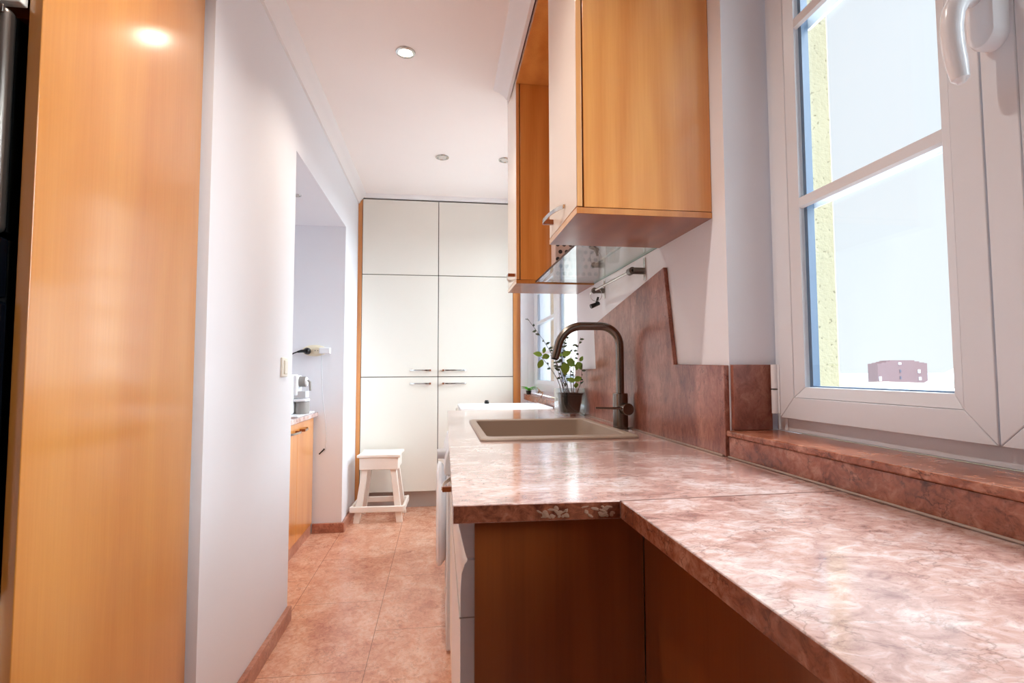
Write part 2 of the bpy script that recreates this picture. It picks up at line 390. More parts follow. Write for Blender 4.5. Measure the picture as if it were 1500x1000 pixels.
# handle of window one: rosette, neck and curved lever
hr = MB()
ring = []
for k in range(24):
    a = 2*PI*k/24; ring.append((math.cos(a)*.0165, math.sin(a)*.0165+(.034 if math.sin(a) > 0 else -.034)))
hr.loft([[(.8505, .6885+u*1.4, 1.690+v*1.5) for u, v in ring], [(.832, .6885+u*1.4, 1.690+v*1.5) for u, v in ring], [(.824, .6885+u*1.25, 1.690+v*1.42) for u, v in ring], [(.821, .6885+u*.9, 1.690+v*1.2) for u, v in ring]])
wh = hr.build('window_handle', 'white', w1)
hl = MB()
hl.tube([(.834, .692, 1.70), (.815, .692, 1.70), (.805, .692, 1.699), (.795, .694, 1.692), (.7885, .698, 1.675), (.787, .700, 1.65), (.789, .700, 1.62), (.793, .699, 1.59), (.796, .698, 1.570), (.797, .698, 1.563)],
        [.015, .015, .0155, .016, .0155, .0148, .0145, .014, .0118, .005], 20)
hl.build('lever', 'white', wh)
# blind rail pieces outside window two are left to the sky

# ------------------------------------------------------------------ stone: sill, splash, reveal
sl = tag(B(.7275, .868, W1Y0, 1.288, .953, .968).build('window_sill', 'edgem', bevel=.004, seg=3), 'rose marble window sill under the large near window, along the worktop', 'window sill')
up = tag(B(.7315, .7415, -.6, 1.281, .903, .9525).build('marble_upstand', 'edgem', bevel=.001), 'low red marble strip between the worktop and the near window sill', 'upstand')
w = MB(); w.box(.7255, .7312, -.6, 1.281, .9005, .9045)
struct(w.build('trim_5', 'grout', bevel=.0015))
w = MB()
w.prism([(.728, y, z) for y, z in ((1.292, .901), (1.292, 1.135), (1.592, 1.141), (1.655, 1.462), (2.462, 1.342), (2.438, 1.132), (2.826, 1.132), (2.826, .901))], (.0135, 0, 0))
tag(w.build('marble_backsplash', 'splash', bevel=.0015), 'brown-pink marble backsplash with slanted top behind the tap', 'backsplash')
w = MB(); w.box(.744, .850, 1.276, 1.289, .969, 1.136)
tag(w.build('reveal_tile', 'splash', bevel=.001), 'small dark red marble tile lining the window recess beside the hinge', 'tile')
struct(B(.722, .728, 1.30, 2.826, .9005, .905).build('trim_6', 'grout', bevel=.001))
tag(B(.70, .79, W2Y0+.001, W2Y1-.02, .886, .934).build('window_sill', 'edgem', bevel=.003), 'pale rose marble window sill of the far window behind the plants', 'window sill')

# ------------------------------------------------------------------ worktops
t0, t1 = .87, .90
O = [(.022, .893), (.3045, .886), (.7415, .8995), (.7415, 3.05), (.042, 3.05)]
SX0, SX1, SY0, SY1 = .150, .632, 1.745, 2.335
def ringslab(outer, inner, z0, z1):
    m = MB(); bm = m.bm
    to = [bm.verts.new((x, y, z1)) for x, y in outer]; bo = [bm.verts.new((x, y, z0)) for x, y in outer]
    ti = [bm.verts.new((x, y, z1)) for x, y in inner]; bi = [bm.verts.new((x, y, z0)) for x, y in inner]
    # outer: 0 near-left 1 inner corner 2 near-right 3 far-right 4 far-left ; inner: 0 nl 1 nr 2 fr 3 fl
    for T, I, s in ((to, ti, 1), (bo, bi, -1)):
        for q in ((T[0], T[1], I[0]), (T[1], T[2], I[1], I[0]), (T[2], T[3], I[2], I[1]), (T[3], T[4], I[3], I[2]), (T[4], T[0], I[0], I[3])):
            bm.faces.new(q if s > 0 else q[::-1])
    for i in range(5): j = (i+1) % 5; bm.faces.new((to[i], bo[i], bo[j], to[j]))
    for i in range(4): j = (i+1) % 4; bm.faces.new((ti[i], ti[j], bi[j], bi[i]))
    return m
wt = ringslab(O, [(SX0-.004, SY0-.004), (SX1+.004, SY0-.004), (SX1+.004, SY1+.004), (SX0-.004, SY1+.004)], t0, t1)
wt = wt.build('marble_worktop', 'counter', bevel=.0014, seg=2)
tag(wt, 'pink marble worktop holding the sink, with a chipped fossil-like front edge', 'worktop')
w = MB()
w.prism([(.3055, .8845, t0), (.3055, -.6, t0), (.7415, -.6, t0), (.7415, .8982, t0)], (0, 0, .03))
wb = w.build('marble_worktop', 'counter', bevel=.0014, seg=2)
B(.3049, .3056, -.598, .8825, .8714, .8984).build('edge_shade_strip', 'edgem', wb)  # added strip, the slab side's shade put into its marble
tag(wb, 'pale glossy pink marble worktop in the foreground under the large window', 'worktop')
sm = MB()
sm.prism([(.3045, .8838, .8988), (.7415, .8975, .8988), (.7415, .9002, .8988), (.3045, .8868, .8988)], (0, 0, .0016))
M['seam'] = plain('worktop_seam', (112, 76, 66), .5); struct(sm.build('trim_8', 'seam'))
MB().prism([(.0235, .8930, .8714), (.3040, .8861, .8714), (.3040, .8854, .8714), (.0235, .8923, .8714)], (0, 0, .0270)).build('edge_shade_strip', 'edgem', wt)  # added strip carrying the front face's shade in its colour
# fossil chips set in the front edge
ch = MB()
for k in range(34):
    x = random.choice((random.uniform(.165, .215), random.uniform(.235, .292))); z = .876+.016*random.random()
    rx = random.uniform(.003, .0075); rz = random.uniform(.0015, .0042); tl = random.uniform(-.7, .7)
    yy = .893+(.886-.893)*(x-.022)/.2825-.0009
    o_ = []
    for i in range(9):
        q = random.uniform(.7, 1.15); u_ = rx*q*math.cos(2*PI*i/9); v_ = rz*q*math.sin(2*PI*i/9)
        o_.append((u_*math.cos(tl)-v_*math.sin(tl), u_*math.sin(tl)+v_*math.cos(tl)))
    e_ = .00012*(k % 4)
    ch.loft([[(x+u_, yy+.0012, z+v_) for u_, v_ in o_], [(x+u_, yy-e_, z+v_) for u_, v_ in o_], [(x+u_*.9, yy-e_-.0001, z+v_*.9) for u_, v_ in o_]])
M['chip'] = plain('pale_fossil', (162, 122, 98), .45, var=.35)
wtp = ch.build('fossil_inlay', 'chip', wt); wtp['kind'] = 'stuff'

# sink
sk = thing('kitchen_sink', 'taupe granite kitchen sink set in the pink marble worktop', 'sink', (.39, 2.04, .9))
def rrect(x0, x1, y0, y1, r, z, n=5):
    P = []
    for cx, cy, a in ((x1-r, y0+r, -90), (x1-r, y1-r, 0), (x0+r, y1-r, 90), (x0+r, y0+r, 180)):
        for i in range(n+1):
            t = math.radians(a+90*i/n); P.append((cx+r*math.cos(t), cy+r*math.sin(t), z))
    return P
w = MB()
w.loft([rrect(.128, .6535, 1.685, 2.375, .022, .9005), rrect(.128, .6535, 1.685, 2.375, .022, .905), rrect(.131, .651, 1.688, 2.372, .022, .9085), rrect(.152, .632, 1.742, 2.334, .03, .9085),
        rrect(.156, .628, 1.748, 2.330, .028, .905)], cap=False)
rim = w.build('rim', 'sink', sk)
w = MB()
w.loft([rrect(.156, .628, 1.748, 2.330, .028, .905), rrect(.160, .624, 1.752, 2.326, .03, .832), rrect(.168, .616, 1.760, 2.318, .03, .826),
        rrect(.178, .606, 1.768, 2.125, .04, .822), rrect(.186, .598, 1.776, 2.117, .045, .735), rrect(.20, .585, 1.79, 2.10, .05, .722)], cap=False)
w.bm.faces.new([w.bm.verts.new(p) for p in rrect(.20, .585, 1.79, 2.10, .05, .722)])
w.loft([rrect(.153, .631, 1.745, 2.333, .028, .899), rrect(.153, .631, 1.745, 2.333, .028, .819), rrect(.170, .614, 1.76, 2.135, .028, .817), rrect(.170, .614, 1.76, 2.135, .028, .71)], cap=False)
w.bm.faces.new([w.bm.verts.new(p) for p in rrect(.170, .614, 1.76, 2.135, .028, .71)])
bmesh.ops.remove_doubles(w.bm, verts=w.bm.verts, dist=1e-5)
w.build('bowl', 'sink', sk)
w = MB(); w.lathe([(.045, .0), (.045, .004), (.036, .006), (.03, .002)], (.39, 1.95, .722)); w.build('drain', 'steel', sk)
w = MB(); w.tube([(.626, 1.89, .868), (.6225, 1.89, .868)], [.013, .013], 20); ov = w.build('overflow_ring', 'steel', sk)
w = MB(); w.tube([(.6226, 1.89, .868), (.6218, 1.89, .868)], [.009, .009], 20); w.build('overflow_hole', 'black', ov)

# tap
tp = thing('kitchen_tap', 'brushed steel gooseneck tap standing behind the sink', 'tap', (.686, 1.975, .9))
tx, ty = .686, 1.975
MB().lathe([(.030, .0005), (.030, .004), (.0285, .005), (.0285, .134), (.027, .136)], (tx, ty, .9), 40).build('tap_body', 'gun', tp)
path = [(tx, ty, 1.034), (tx, ty, 1.10), (tx, ty, 1.17), (tx, ty, 1.215)]
path += arc((tx-.075, ty, 1.218), .075, 0, 90, 10, (1, 0, 0), (0, 0, 1))[1:]
path += [(.57, ty, 1.293), (.545, ty, 1.293)]
path += arc((.537, ty, 1.198), .095, 88, 165, 10, (1, 0, 0), (0, 0, 1))
path += [(.438, ty, 1.195), (.430, ty, 1.170)]
MB().tube(path, .0155, 24).build('spout', 'gun', tp)
MB().cyl((.4298, ty, 1.1695), (.4285, ty, 1.1645), .0125, .0125).build('aerator', 'black', tp)
MB().cyl((.694, ty-.02, .978), (.697, ty-.058, .978), .0225, seg=32).build('valve', 'gun', tp, bevel=.0015)
MB().tube([(.692, ty-.048, .981), (.64, ty-.046, .982), (.575, ty-.044, .984)], [.0042, .0042, .0036], 14).build('lever', 'gun', tp)

# ------------------------------------------------------------------ handles
def handle(parent, p, along, out, L=.16, H=.034):
    """wooden peg at p, metal bow running along to a foot on the door"""
    p = Vector(p); a = Vector(along).normalized(); o = Vector(out).normalized(); u = a.cross(o)
    s = MB(); q = .0075
    s.loft([[p+a*q*i+u*q*j for i, j in ((-1, -1), (1, -1), (1, 1), (-1, 1))], [p+o*H+a*q*i+u*q*j for i, j in ((-1, -1), (1, -1), (1, 1), (-1, 1))]])
    pr_ = [tuple(v) for v in ()]
    pts = [p+o*(H-.004)-a*.002, p+o*(H+.001)+a*.012]
    for t in (.25, .45, .65, .8, .9, .97): pts.append(p+a*L*t+o*(H*(1-t**2.6*.9)))
    pts.append(p+a*L+o*.001)
    m = MB(); rings = []
    for i, c in enumerate(pts):
        tt = (pts[min(i+1, len(pts)-1)]-pts[max(i-1, 0)]).normalized(); nn = tt.cross(u).normalized()
        wd = .006; th = .0016
        rings.append([c+u*wd+nn*th, c+u*wd-nn*th, c-u*wd-nn*th, c-u*wd+nn*th])
    m.loft(rings)
    hb = m.build('handle', 'nickel', parent, bevel=.0006)
    s.build('handle_peg', 'peg', hb, bevel=.001)
    return hb

# ------------------------------------------------------------------ base units under the worktops
bc = thing('base_cabinet', 'shade-darkened wooden end panel of the base units under the worktop corner', 'cabinet', (.2, .91, 0))
B(.059, .3545, .912, .930, 0, .869).build('end_panel', 'wood_shade', bc)
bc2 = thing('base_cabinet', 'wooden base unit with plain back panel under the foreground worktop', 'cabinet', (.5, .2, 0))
B(.356, .374, -.55, .911, 0, .869).build('front_panel', 'wood_shade', bc2)
B(.376, .74, -.55, -.532, 0, .868).build('side_panel', 'wood_shade', bc2)
B(.376, .74, .89, .908, 0, .868).build('side_panel', 'wood_shade', bc2)

# dishwasher
dw = thing('dishwasher', 'white dishwasher with printed control panel beside the wooden end panel', 'dishwasher', (.3, 1.23, 0))
B(.062, .62, .934, 1.53, .02, .862).build('body', 'white', dw, bevel=.003)
w = MB()   # control panel slopes in towards the finger grip
w.prism([(.031, .934, .862), (.0605, .934, .862), (.0605, .934, .800), (.047, .934, .800), (.043, .934, .812)], (0, .596, 0))
cp = w.build('control_panel', 'white', dw, bevel=.0015)
w = MB()
for k in range(7):
    w.box(.0355, .0395, 1.02+.028*k, 1.034+.028*k, .834, .841)
for v in w.bm.verts: v.co.x += (.862-v.co.z)*.24-.0063
w.build('button', 'grey', cp)
w = MB()
prof = [(.0605, .797), (.048, .797), (.043, .790), (.038, .775), (.036, .75), (.036, .12), (.0605, .12)]
w.prism([(x, .934, z) for x, z in prof], (0, .596, 0))
dd = w.build('door', 'white', dw, bevel=.001, ang=50)
B(.0345, .061, .9335, 1.5305, .7005, .7025).build('door_seam', 'grey', dd)
B(.09, .1, .94, 1.52, 0, .11).build('kickplate', 'white2', dw)

# sink cabinet between the appliances
sc = thing('sink_cabinet', 'cream sink cabinet between the dishwasher and the washing machine', 'cabinet', (.3, 1.85, 0))
w = MB(); w.box(.062, .60, 1.540, 1.556, .1, .868); w.box(.062, .60, 2.155, 2.171, .1, .812); w.box(.062, .60, 1.556, 2.155, .1, .116)
w.box(.10, .115, 1.54, 2.171, 0, .1); w.build('carcass', 'cream', sc)
d1 = B(.042, .060, 1.542, 1.854, .105, .865).build('door', 'cream', sc, bevel=.001)
handle(d1, (.042, 1.60, .775), (0, 1, 0), (-1, 0, 0), .15)
d2 = B(.042, .060, 1.858, 2.169, .105, .865).build('door', 'cream', sc, bevel=.001)

# washing machine
wm = thing('washing_machine', 'white washing machine with round door bulging out below the worktop', 'washing machine', (.3, 2.49, 0))
B(.028, .60, 2.190, 2.790, .012, .700).build('body', 'white', wm, bevel=.006)
w = MB(); w.prism([(.028, 2.19, .702), (.018, 2.19, .706), (.022, 2.19, .76), (.038, 2.19, .814), (.60, 2.19, .814), (.60, 2.19, .702)], (0, .6, 0))
cp = w.build('control_panel', 'white2', wm, bevel=.004)
MB().cyl((.03, 2.36, .765), (-.010, 2.36, .763), .024, .021).build('dial', 'ltgrey', cp, bevel=.002)
B(.0265, .03, 2.192, 2.788, .2555, .258).build('kick_seam', 'grey', wm)
w = MB(); dc = (2.49, .480)
def yring(x, r): return [(x, dc[0]+r*math.cos(2*PI*k/48), dc[1]+r*math.sin(2*PI*k/48)) for k in range(48)]
w.loft([yring(.027, .200), yring(.008, .225), yring(-.004, .228), yring(-.012, .214), yring(-.014, .185), yring(-.004, .165)], True)
dr = w.build('door', 'white', wm)
w = MB(); w.loft([yring(-.0045, .163), yring(-.008, .14), yring(-.012, .09), yring(-.013, .02)], True); w.build('door_glass', 'ltgrey', dr)
for y in (2.25, 2.73):
    for x in (.08, .55): MB().cyl((x, y, 0), (x, y, .013), .02).build('foot', 'black', wm)

# white appliance past the worktop
fz = thing('top_loader', 'white top-loading appliance past the far end of the worktop', 'appliance', (.4, 3.35, 0))
B(.105, .68, 3.075, 3.64, .01, .878).build('body', 'cream', fz, bevel=.006)
B(.118, .675, 3.15, 3.63, .880, .905).build('lid', 'white', fz, bevel=.006, seg=3)
for x in (.15, .6):
    for y in (3.1, 3.58): B(x, x+.04, y, y+.04, 0, .011).build('foot', 'black', fz)
w = MB(); w.lathe([(.016, 0), (.016, .014), (.012, .018), (.012, .022)], (.313, 3.595, .9055), 20)
tag(w.build('black_cap', 'black'), 'tiny black cap lying on the white appliance lid', 'cap')

# ------------------------------------------------------------------ wall cabinets
def wall_cab(y0, y1, label, hand):
    t = thing('wall_cabinet', label, 'cabinet', (.55, (y0+y1)/2, 1.54))
    B(.379, .741, y0, y0+.018, 1.5585, 2.570).build('side_panel', 'wood', t, bevel=.0008)
    B(.379, .741, y1-.018, y1, 1.5585, 2.570).build('side_panel', 'wood', t, bevel=.0008)
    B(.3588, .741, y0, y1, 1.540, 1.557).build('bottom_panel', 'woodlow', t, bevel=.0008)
    B(.3583, .741, y0-.0007, y0+.0003, 1.5405, 1.5565).build('edge_band', 'edge', t)
    B(.3581, .3590, y0, y1, 1.5405, 1.5565).build('edge_band', 'woodpale', t)
    B(.379, .741, y0+.018, y1-.018, 2.552, 2.570).build('top_panel', 'wood', t)
    d = B(.3600, .3745, y0+.001, y1-.001, 1.560, 2.568).build('door', 'woodpale', t, bevel=.0008)
    B(.3588, .3605, y0+.0022, y1-.0022, 1.5612, 2.5668).build('door_face', 'creamgloss', d)
    if hand == 'far': handle(d, (.3588, y1-.055, 1.600), (0, -1, 0), (-1, 0, 0), .17)
    else: handle(d, (.3588, y0+.05, 1.588), (0, 1, 0), (-1, 0, 0), .17)
    return t
wall_cab(1.357, 1.712, 'large near wall cabinet with orange wood side above the worktop', 'far')
wall_cab(2.490, 2.806, 'far wall cabinet with cream door above the plants', 'near')
ow = thing('open_wall_unit', 'open orange wooden wall unit with glass bottom between the wall cabinets', 'shelf unit', (.55, 2.1, 1.54))
B(.3605, .741, 1.714, 2.488, 2.520, 2.538).build('top_panel', 'wood', ow)
B(.3588, .378, 1.714, 2.488, 2.539, 2.570).build('top_rail', 'wood_shade', ow, bevel=.002)
g = B(.452, .7415, 1.714, 2.487, 1.5445, 1.5525).build('glass_shelf', 'shelf', ow)
B(.7385, .7412, 1.714, 2.487, 1.5443, 1.5527).build('glass_edge', 'teal', g)
B(.4505, .4520, 1.714, 2.487, 1.5443, 1.5527).build('glass_edge', 'gapdark', g)
# perforated rack standing on the glass shelf
pr_ = thing('perforated_rack', 'pinkish rack with rows of dark round holes on the glass shelf', 'rack', (.63, 2.40, 1.553))
B(.524, .735, 2.385, 2.47, 1.5535, 1.95).build('body', 'perf', pr_, bevel=.006)
w = MB()
for r in range(11):
    for c in range(7):
        x = .538+.030*c+(.012 if r % 2 else 0); z = 1.572+.034*r
        if x < .728: w.tube([(x, 2.386, z), (x, 2.3835, z)], [.0095, .0095], 14)
w.build('hole', 'hole', pr_)['kind'] = 'stuff'
# glasses standing on the shelf
def tumbler(x, y):
    m = MB(); m.lathe([(.024, 0), (.028, .05), (.031, .105), (.029, .105), (.026, .05), (.022, .006)], (x, y, 1.553), 24)
    return m.build('drinking_glass', 'vase')
for (x, y, lb) in ((.60, 2.28, 'clear tumbler on the glass shelf nearest the perforated rack'), (.68, 2.02, 'clear tumbler on the glass shelf close to the wall')):
    tag(tumbler(x, y), lb, 'glass', 'tumblers on the glass shelf')

# towel rail
tr = thing('towel_rail', 'steel towel rail on the wall above the slanted marble backsplash', 'towel rail', (.74, 2.07, 1.49))
for y, dz in ((1.845, .0), (2.325, 0)):
    zc = 1.490
    br = B(.7385, .7418, y-.009, y+.009, zc-.040, zc+.045).build('bracket', 'nickel', tr, bevel=.001)
    w = MB(); w.cyl((.7385, y, zc-.004), (.694, y, zc-.004), .0125, seg=24)
    w.cyl((.692, y-.006, zc-.004), (.692, y+.028 if y < 2 else y-.0061+.012, zc-.004), .0135, seg=24)
    w.build('holder', 'rail', br, bevel=.001)
    MB().cyl((.692, y-.0062, zc-.004), (.692, y-.0075, zc-.004), .005, seg=16).build('screw', 'black', br)
MB().cyl((.692, 1.86, 1.486), (.692, 2.322, 1.486), .0055, seg=16).build('bar', 'nickel', tr)
cl = thing('hanging_clip', 'black clip hanging by a wire ring from the far end of the towel rail', 'clip', (.692, 2.29, 1.39))
MB().tube(arc((.690, 2.29, 1.462), .030, 0, 360, 24, (.9, 0, .1), (0, .2, 1)), .0012, 8).build('wire_ring', 'nickel', cl)
w = MB(); w.tube([(.664, 2.29, 1.408), (.705, 2.295, 1.425)], [.0105, .0085], 16); w.tube([(.69, 2.292, 1.418), (.70, 2.292, 1.452)], [.006, .005], 12); w.build('clip_body', 'black', cl, bevel=.001)

# ------------------------------------------------------------------ plant in a glass vase
vs = thing('glass_vase', 'clear square glass vase on the worktop holding a potted plant', 'vase', (.645, 2.63, .9))
w = MB(); X0, X1, Y0, Y1 = .580, .712, 2.565, 2.695
w.loft([rrect(X0, X1, Y0, Y1, .02, .9008), rrect(X0-.003, X1+.003, Y0-.003, Y1+.003, .022, 1.035), rrect(X0, X1, Y0, Y1, .02, 1.035), rrect(X0+.003, X1-.003, Y0+.003, Y1-.003, .018, .912)], True)
w.build('vase_body', 'vase', vs)
# shape (world) of the pot
pp = thing('potted_plant', 'leggy green plant in a small dark pot inside the glass vase', 'plant', (.645, 2.63, .915))
cx, cy = .649, 2.63
MB().loft([rrect(cx-.042, cx+.042, cy-.042, cy+.042, .014, .9145), rrect(cx-.055, cx+.055, cy-.055, cy+.055, .016, 1.002), rrect(cx-.058, cx+.058, cy-.058, cy+.058, .017, 1.003), rrect(cx-.058, cx+.058, cy-.058, cy+.058, .017, 1.012),
           rrect(cx-.052, cx+.052, cy-.052, cy+.052, .015, 1.011), rrect(cx-.050, cx+.050, cy-.050, cy+.050, .015, .998)], True).build('pot', 'pot', pp)
MB().loft([rrect(cx-.0505, cx+.0505, cy-.0505, cy+.0505, .015, .999), rrect(cx-.048, cx+.048, cy-.048, cy+.048, .015, 1.005)], True).build('soil', 'soil', pp)
def pix(px, py, y):   # measured plant points given in metres through the fitted view, converted once here
    return None
def stem_pts(base, tip, bend, n=8):
    b = Vector(base); t = Vector(tip); P = []
    for i in range(n+1):
        s = i/n; P.append(b.lerp(t, s)+Vector(bend)*math.sin(PI*s)+Vector((random.uniform(-.002, .002), random.uniform(-.002, .002), 0))*(0 < i < n))
    return P
stems = [  # base xy offset, tip (x,y,z), bend, leaf kind, leaf count, size
    ((-.03, -.01), (.428, 2.60, 1.385), (.05, 0, -.02), 'leafd', 12, .022),
    ((-.02, .01), (.565, 2.62, 1.23), (-.01, 0, .02), 'leafd', 8, .020),
    ((-.012, -.02), (.595, 2.60, 1.30), (-.01, 0, 0), 'leafd', 12, .022),
    ((0, .0), (.635, 2.62, 1.31), (-.03, 0, .01), 'leafd', 12, .020),
    ((.012, -.01), (.665, 2.62, 1.26), (-.012, 0, 0), 'leafd', 8, .018),
    ((.024, .01), (.70, 2.60, 1.29), (-.016, 0, 0), 'leafd', 10, .020),
    ((.03, -.01), (.705, 2.59, 1.16), (.008, 0, -.01), 'leafd', 5, .018),
    ((-.02, -.015), (.60, 2.59, 1.12), (0, 0, 0), 'leafd', 9, .014),
    ((-.005, -.015), (.612, 2.60, 1.14), (0, 0, 0), 'leafd', 9, .014),
    ((-.035, .015), (.50, 2.64, 1.20), (.02, 0, 0), 'leafd', 5, .02),
]
for i, (bo, tip, bend, lk, nl, sz) in enumerate(stems):
    P = stem_pts((cx+bo[0], cy+bo[1], 1.0), tip, bend)
    st = MB().tube(P, [.0022-.0014*k/len(P) for k in range(len(P))], 8).build('stem', 'stem', pp)
    lm = MB()
    for k in range(nl):
        s = .35+.65*(k+.5)/nl; q = s*(len(P)-1); a = int(min(q, len(P)-2)); c = P[a].lerp(P[a+1], q-a)
        an = random.uniform(0, 2*PI); lm.leaf(c, (math.cos(an), math.sin(an)*.6, random.uniform(-.2, .7)), sz*random.uniform(.7, 1.25), sz*.6, .3, (math.sin(an), -1, .3))
    lm.build('foliage', lk, st)['kind'] = 'stuff'
big = MB()
for (x, z, L, W, dx, dz) in ((.612, 1.165, .062, .05, .1, -1), (.622, 1.175, .055, .045, .9, -.4), (.60, 1.20, .05, .03, 1, .4), (.60, 1.20, .045, .028, -.8, .3), (.675, 1.165, .05, .034, .7, -.7), (.68, 1.165, .04, .03, -.1, -1), (.69, 1.17, .03, .02, .4, .6),
                             (.66, 1.075, .045, .03, .8, .3), (.665, 1.072, .04, .028, -.7, .2), (.67, 1.065, .03, .026, .1, -1),
                             (.50, 1.20, .045, .028, -1, .3), (.50, 1.19, .045, .03, .9, .2), (.50, 1.18, .05, .032, -.3, -.9), (.505, 1.21, .035, .02, .3, .8), (.57, 1.21, .03, .02, .9, .1)):
    big.leaf((x, 2.585, z), (dx, random.uniform(-.2, .2), dz), L, W, .25, (.15, -1, .25))
lf = big.build('leaf', 'leaf', pp); lf['kind'] = 'stuff'; lf['label'] = 'broad yellow-green leaves'

# young basil and a dry twig on the far sill
bs = thing('seedling', 'small bright green seedling on the far marble sill near the cupboard', 'plant', (.728, 4.36, .9345))
MB().lathe([(.018, 0), (.024, .028), (.022, .028), (.018, .02)], (.728, 4.36, .9345), 20).build('pot', 'pot', bs)
w = MB()
for k in range(16):
    a = k*2.4; r = .02+.014*(k % 3); w.leaf((.728+.01*math.cos(a), 4.36+.01*math.sin(a), .962+.004*(k % 5)), (math.cos(a), math.sin(a), .9-.1*(k % 4)), .05+.008*(k % 3), .03, .5)
w.build('leaf', 'leaf2', bs)['kind'] = 'stuff'
w = MB(); w.tube([(.71, 3.72, .938), (.74, 3.80, .965), (.73, 3.90, .975), (.74, 4.0, .955)], .004, 8); w.tube([(.735, 3.84, .97), (.72, 3.93, 1.0)], .003, 8)
for k in range(5): w.leaf((.73, 3.80+.04*k, .965), (random.uniform(-1, 1), .3, .5), .035, .018, .4)
tag(w.build('dry_twig', 'dry'), 'dry brown twig lying on the far marble sill behind the vase', 'twig')

# ------------------------------------------------------------------ tall cupboard on the back wall
YB = 4.50
struct(B(.681, .7415, 4.47, 5.1, 0, ZC).build('trim_7', 'wall'))
tc = thing('tall_cupboard', 'cream floor-to-ceiling cupboard with orange wood sides at the back', 'cupboard', (-.01, 4.8, 0))
B(-.682+.001, -.648, YB-.002, 5.1, 0.0, 2.571).build('side_panel', 'edge', tc, bevel=.001)
B(.619, .680, YB-.002, 5.1, 0, 2.571).build('side_panel', 'edge', tc, bevel=.001)
B(-.647, .618, YB+.022, 5.1, .14, 2.571).build('carcass', 'gapdark', tc)
B(-.647, .618, YB+.06, YB+.075, 0, .139).build('plinth', 'plinth', tc)
rows = [(.139, 1.0745), (1.0805, 1.928), (1.934, 2.566)]
for xa, xb, sgn in ((-.644, -.0205, -1), (-.0145, .616, 1)):
    for k, (za, zb) in enumerate(rows):
        d = B(xa, xb, YB, YB+.019, za, zb).build('door', 'cream', tc, bevel=.0015)
        if k < 2:
            z = zb-.052 if k == 0 else za+.052
            xp = xb-.062 if sgn < 0 else xa+.042
            handle(d, (xp, YB, z), (sgn, 0, 0), (0, -1, 0), .165 if sgn < 0 else .19)

# ------------------------------------------------------------------ stool
st = thing('step_stool', 'whitewashed wooden stool standing before the cream cupboard', 'stool', (-.448, 4.265, 0), math.radians(-2))
def L_(m, n, mt='stool', par=None, bv=.004): return m.build(n, mt, par or st, bevel=bv, local=True)
# seat board with a scooped outline
w = MB(); P = []
hx, hy = .160, .150
for (ax, ay, bx, by) in ((-hx, -hy, hx, -hy), (hx, -hy, hx, hy), (hx, hy, -hx, hy), (-hx, hy, -hx, -hy)):
    for k in range(6):
        t = k/6; x = ax+(bx-ax)*t; y = ay+(by-ay)*t; d = .010*math.sin(PI*t)
        l_ = math.hypot(ax+bx, ay+by); P.append((x-(ax+bx)/l_*d, y-(ay+by)/l_*d, .478))
w.prism(P, (0, 0, .022)); L_(w, 'seat')
w = MB()
for (xa, xb, ya, yb) in ((-.135, .135, -.130, -.110), (-.135, .135, .110, .130), (-.135, -.115, -.11, .11), (.115, .135, -.11, .11)):
    w.prism([(xa*1.06, ya*1.04, .388), (xb*1.06 if xb > 0 else xb, ya*1.04, .388), (xb*1.06 if xb > 0 else xb, yb*1.04, .388), (xa*1.06, yb*1.04, .388)][:4], (0, 0, .0895))
L_(w, 'apron')
for sx in (-1, 1):
    for sy in (-1, 1):
        w = MB(); top = (sx*.105, sy*.098); bot = (sx*.158, sy*.135); a = .019
        w.loft([[(bot[0]+i*a*1.2, bot[1]+j*a, 0) for i, j in ((-1, -1), (1, -1), (1, 1), (-1, 1))], [(top[0]+i*a*1.2, top[1]+j*a, .387) for i, j in ((-1, -1), (1, -1), (1, 1), (-1, 1))]])
        L_(w, 'leg', bv=.003)
for (xa, xb, ya, yb) in ((-.205, .190, -.172, -.150), (-.190, .190, .150, .172), (-.200, -.180, -.148, .148), (.178, .198, -.148, .19)):
    L_(B(xa, xb, ya, yb, .082, .125), 'rail', bv=.005)

# ------------------------------------------------------------------ left: oven tower
ot = thing('oven_tower', 'tall orange wooden oven housing at the left edge of the picture', 'cabinet', (-1.0, 1.34, 0))
B(-.728, -.706, 1.018, 1.650, 0, 2.598).build('side_panel', 'woodtower', ot, bevel=.0015)
B(-1.34, -1.318, 1.018, 1.650, 0, 2.598).build('side_panel', 'wood', ot)
B(-1.317, -.729, 1.63, 1.65, 0, 2.598).build('back_panel', 'wood_shade', ot)
B(-1.317, -.729, 1.04, 1.628, 1.762, 1.78).build('shelf', 'wood_shade', ot)
B(-1.317, -.729, 1.04, 1.628, .716, .734).build('shelf', 'wood_shade', ot)
B(-1.315, -.731, 1.0, 1.02, 1.768, 2.59).build('flap_door', 'cream', ot, bevel=.002)
B(-1.315, -.731, 1.0, 1.02, .10, .732).build('drawer_front', 'cream', ot, bevel=.002)
mo = thing('microwave', 'silver built-in microwave in the wooden oven housing', 'microwave', (-1.03, 1.2, 1.36))
B(-1.29, -.75, 1.022, 1.45, 1.365, 1.752).build('body', 'black', mo)
w = MB(); w.box(-1.314, -.742, .985, 1.02, 1.358, 1.756); fr = w.build('front_frame', 'silver', mo, bevel=.014, seg=4)
B(-.775, -.742, .980, .986, 1.735, 1.75).build('corner_clip', 'silver', fr, bevel=.002)
B(-.768, -.745, .980, .986, 1.364, 1.378).build('corner_clip', 'silver', fr, bevel=.002)
w = MB()
w.box(-.90, -.766, .9835, .9865, 1.675, 1.73); w.box(-.90, -.766, .9835, .9865, 1.615, 1.660); w.box(-.90, -.766, .9835, .9865, 1.57, 1.60)
w.build('vent', 'black', fr, bevel=.002)
